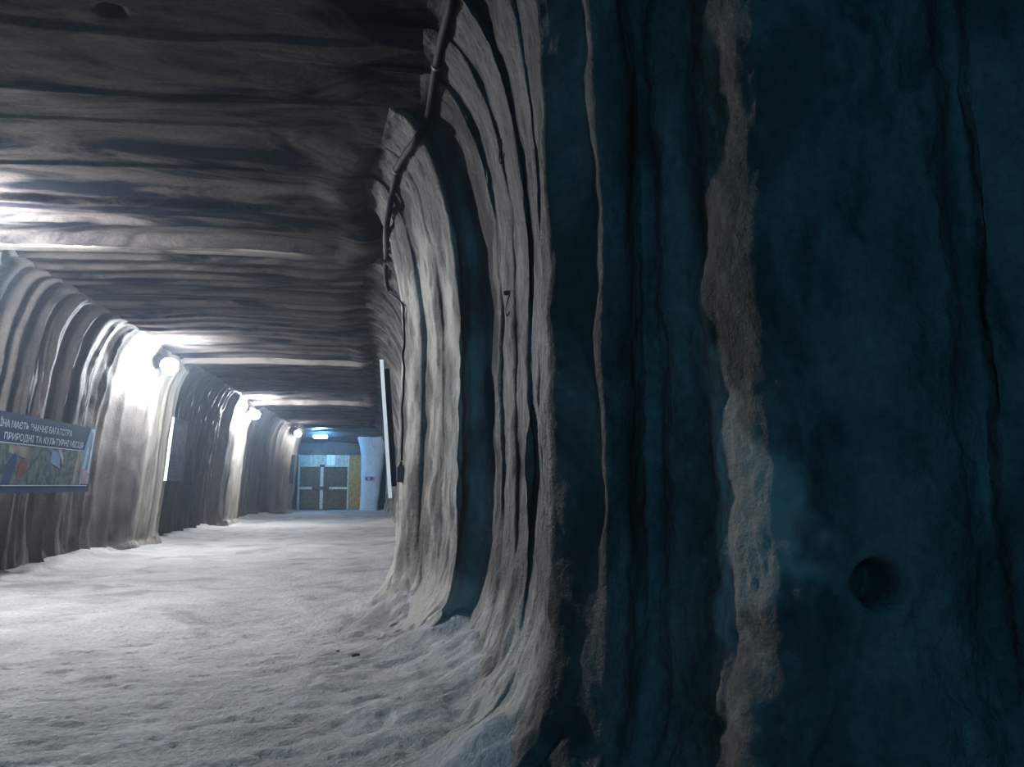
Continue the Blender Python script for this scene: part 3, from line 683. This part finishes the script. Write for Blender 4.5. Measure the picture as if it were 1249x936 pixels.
def text_mesh(s):
    cu = bpy.data.curves.new('t', 'FONT'); cu.body = s; cu.size = 1.0; cu.extrude = 0.0; cu.offset = 0.012
    o = bpy.data.objects.new('t', cu); COL.objects.link(o); dg = bpy.context.evaluated_depsgraph_get()
    me = bpy.data.meshes.new_from_object(o.evaluated_get(dg)); bpy.data.objects.remove(o); return me
def lettering(s, xend, xword, word, yb, hcap):
    def width(t): cu_ = text_mesh(t); v = np.empty(len(cu_.vertices) * 3); cu_.vertices.foreach_get('co', v); v = v.reshape(-1, 3)[:, 0]; return v.min(), v.max()
    a, b = width(s[s.index(word):]); k = (xend - xword) / (b - a); full_max = width(s)[1]
    for i, ch in enumerate(s):
        if ch == ' ': continue
        x_end = width(s[:i + 1])[1]; me = text_mesh(ch)
        v = np.empty(len(me.vertices) * 3); me.vertices.foreach_get('co', v); v = v.reshape(-1, 3)
        v[:, 0] = xend - (full_max - (v[:, 0] - v[:, 0].max() + x_end)) * k; v[:, 1] = yb + v[:, 1] * hcap / 0.72; v[:, 2] = 0.008
        if v[:, 0].min() < 0.05: continue
        me.vertices.foreach_set('co', v.reshape(-1)); me.update(); me.name = 'letter'
        link('letter', me, M['white'], e)
u1, _ = bl_(84, 530); u1a, _ = bl_(10, 515); u2, _ = bl_(98, 545); u2a, _ = bl_(1.5, 528)
lettering('УКРАЇНА МАЄТЬ ЗНАЧНІ БАГАТСТВА', u1, u1a, 'МАЄТЬ', H * 0.815, 0.115)
lettering('ПРИРОДНІ ТА КУЛЬТУРНІ МІСЦЯ', u2, u2a, 'ПРИРОДНІ', H * 0.665, 0.115)
for x, y in ((0.05, H - 0.05), (W * 0.5, H - 0.04), (W - 0.04, H - 0.04), (0.05, 0.04), (W - 0.04, 0.04)):
    MB().tube([(x, y, 0.004), (x, y, -0.1)], 0.012, 8).build('fixing', M['iron'], e)

# ------------------------------------------------------------------ gate at the end
GYd = 52.0
def gp(px, py): p = at(px, py, GYd); return p.x, p.z
gl, gr_ = gp(364.5, 596)[0], gp(424.5, 596)[0]; gm = gp(392.3, 596)[0]
ztop, ztr, zmid = gp(392, 555)[1], gp(392, 568.5)[1], gp(392, 595.7)[1]
zg = 0.03
gate = empty('wooden_gate', (gl, GYd, zg)); tag(gate, 'dark double plank gate with pale rails at the end of the tunnel', 'gate')
def gbox(nm, x0, x1, z0, z1, ya, yb_, mk, parent=gate):
    base = Vector((gl, GYd, zg))
    o = MB().box((x0 - gl, ya, z0 - zg), (x1 - gl, yb_, z1 - zg), None, 0.006).build(nm, M[mk], parent); return o
for (a, b) in ((gl + 0.05, gm - 0.1), (gm + 0.1, gr_ - 0.06)):
    leaf = empty('leaf', (0, 0, 0)); leaf.parent = gate
    n_ = 9; wd = (b - a) / n_
    for k in range(n_):
        gbox('plank', a + k * wd + 0.006, a + (k + 1) * wd - 0.006, zg + 0.02 + random.uniform(0, .02), ztr - 0.06, -0.03 - random.uniform(0, .012), 0.02, 'planks', leaf)
    gbox('ledge', a, b, zg + 0.25, zg + 0.37, -0.07, -0.035, 'planks', leaf)
    gbox('ledge', a, b, ztr - 0.3, ztr - 0.18, -0.07, -0.035, 'planks', leaf)
gbox('post', gm - 0.1, gm + 0.1, zg, ztr, -0.1, 0.02, 'palewood'); gbox('post', gl - 0.08, gl + 0.05, zg, ztop, -0.1, 0.02, 'palewood'); gbox('post', gr_ - 0.06, gr_ + 0.04, zg, ztop, -0.1, 0.02, 'palewood')
gbox('lintel_rail', gl, gr_, ztr - 0.06, ztr + 0.04, -0.11, 0.02, 'palewood')
gbox('rail', gl, gp(381, 596)[0], zmid - 0.08, zmid + 0.08, -0.12, -0.04, 'palewood'); gbox('rail', gp(401, 596)[0], gr_ - 0.06, zmid - 0.08, zmid + 0.08, -0.12, -0.04, 'palewood')
gbox('bolt_bar', gp(380.5, 596)[0], gp(401.5, 596)[0], zmid - 0.1, zmid + 0.1, -0.15, -0.03, 'iron')
gbox('bolt_plate', gm - 0.16, gm + 0.16, ztr - 0.08, ztr + 0.08, -0.13, -0.03, 'iron')
n_ = 11; wd = (gr_ - gl - 0.1) / n_
for k in range(n_):
    xk = gl + 0.05 + k * wd; pxk = 366 + (k + 0.5) / n_ * 58
    gbox('transom_board', xk + 0.006, xk + wd - 0.006, ztr + 0.04, ztop - random.uniform(0, 0.03), -0.03 - random.uniform(0, .015), 0.02, 'whiteboard' if 400 < pxk < 409 or 391 < pxk < 394 else 'transom')
# ochre boarding between gate and pillar
ow = empty('board_partition', (gr_ + 0.05, GYd, zg)); tag(ow, 'ochre board partition between the dark gate and the pale pillar', 'partition')
ox1 = gp(444, 596)[0]; n_ = 7; wd = (ox1 - gr_ - 0.05) / n_
for k in range(n_):
    MB().box((k * wd + 0.005, -0.03 - random.uniform(0, .02), 0), ((k + 1) * wd - 0.005, 0.02, ztop - zg - random.uniform(0, .04)), None, 0.006).build('board', M['ochre'], ow)
for z in (0.45, 1.75, 3.0): MB().box((0, -0.085, z), (ox1 - gr_ - 0.05, -0.05, z + 0.1), None, 0.006).build('batten', M['ochre'], ow)

# small plate on the pillar
pp = at(451, 584, 50.06)
loc = None
bvp = bvh_of([pil]); loc, n, i, d = bvp.ray_cast(EYE, ray(451, 584))
pe = empty('pillar_sign', loc); tag(pe, 'small violet plate with dark marks on the pale pillar', 'sign')
MB().box((-0.30, -0.05, -0.13), (0.30, -0.015, 0.13), None, 0.01).build('plate', M['plate'], pe)
I5 = Matrix(((1, 0, 0, 0), (0, 0, -1, -0.05), (0, 1, 0, 0), (0, 0, 0, 1)))
MB().poly([(-0.27, -0.1), (-0.14, -0.1), (-0.12, 0.0), (-0.2, 0.08), (-0.27, 0.08)], 0.006, I5).build('mark', M['platedark'], pe)
MB().poly([(-0.02, -0.1), (0.12, -0.1), (0.28, 0.0), (0.12, 0.1), (0.02, 0.1), (0.04, 0.0)], 0.006, I5).build('mark', M['platedark'], pe)

# ------------------------------------------------------------------ stones on the floor
def stone(label, px, py, r, seed):
    P, n = hit(px, py)
    a, b = np.meshgrid(np.linspace(0, math.pi, 9), np.linspace(0, 2 * math.pi, 13), indexing='ij')
    S = np.stack([np.sin(a) * np.cos(b) * 1.3, np.sin(a) * np.sin(b), np.cos(a) * 0.6], -1)
    k = 1 + 0.3 * vnoise(S * 1.5 + seed, seed); k[:, -1] = k[:, 0]; S = S * k[..., None] * r
    o = link('stone', grid_mesh('stone', S), M['stone'], None, P + Vector((0, 0, r * 0.35))); tag(o, label, 'stone', 'loose stones on the floor')
stone('tiny dark stone on the pale floor, left of the larger stone', 412, 795, 0.016, 1)
stone('dark oval stone on the pale floor near the foot of the pillar', 433, 801, 0.028, 2)
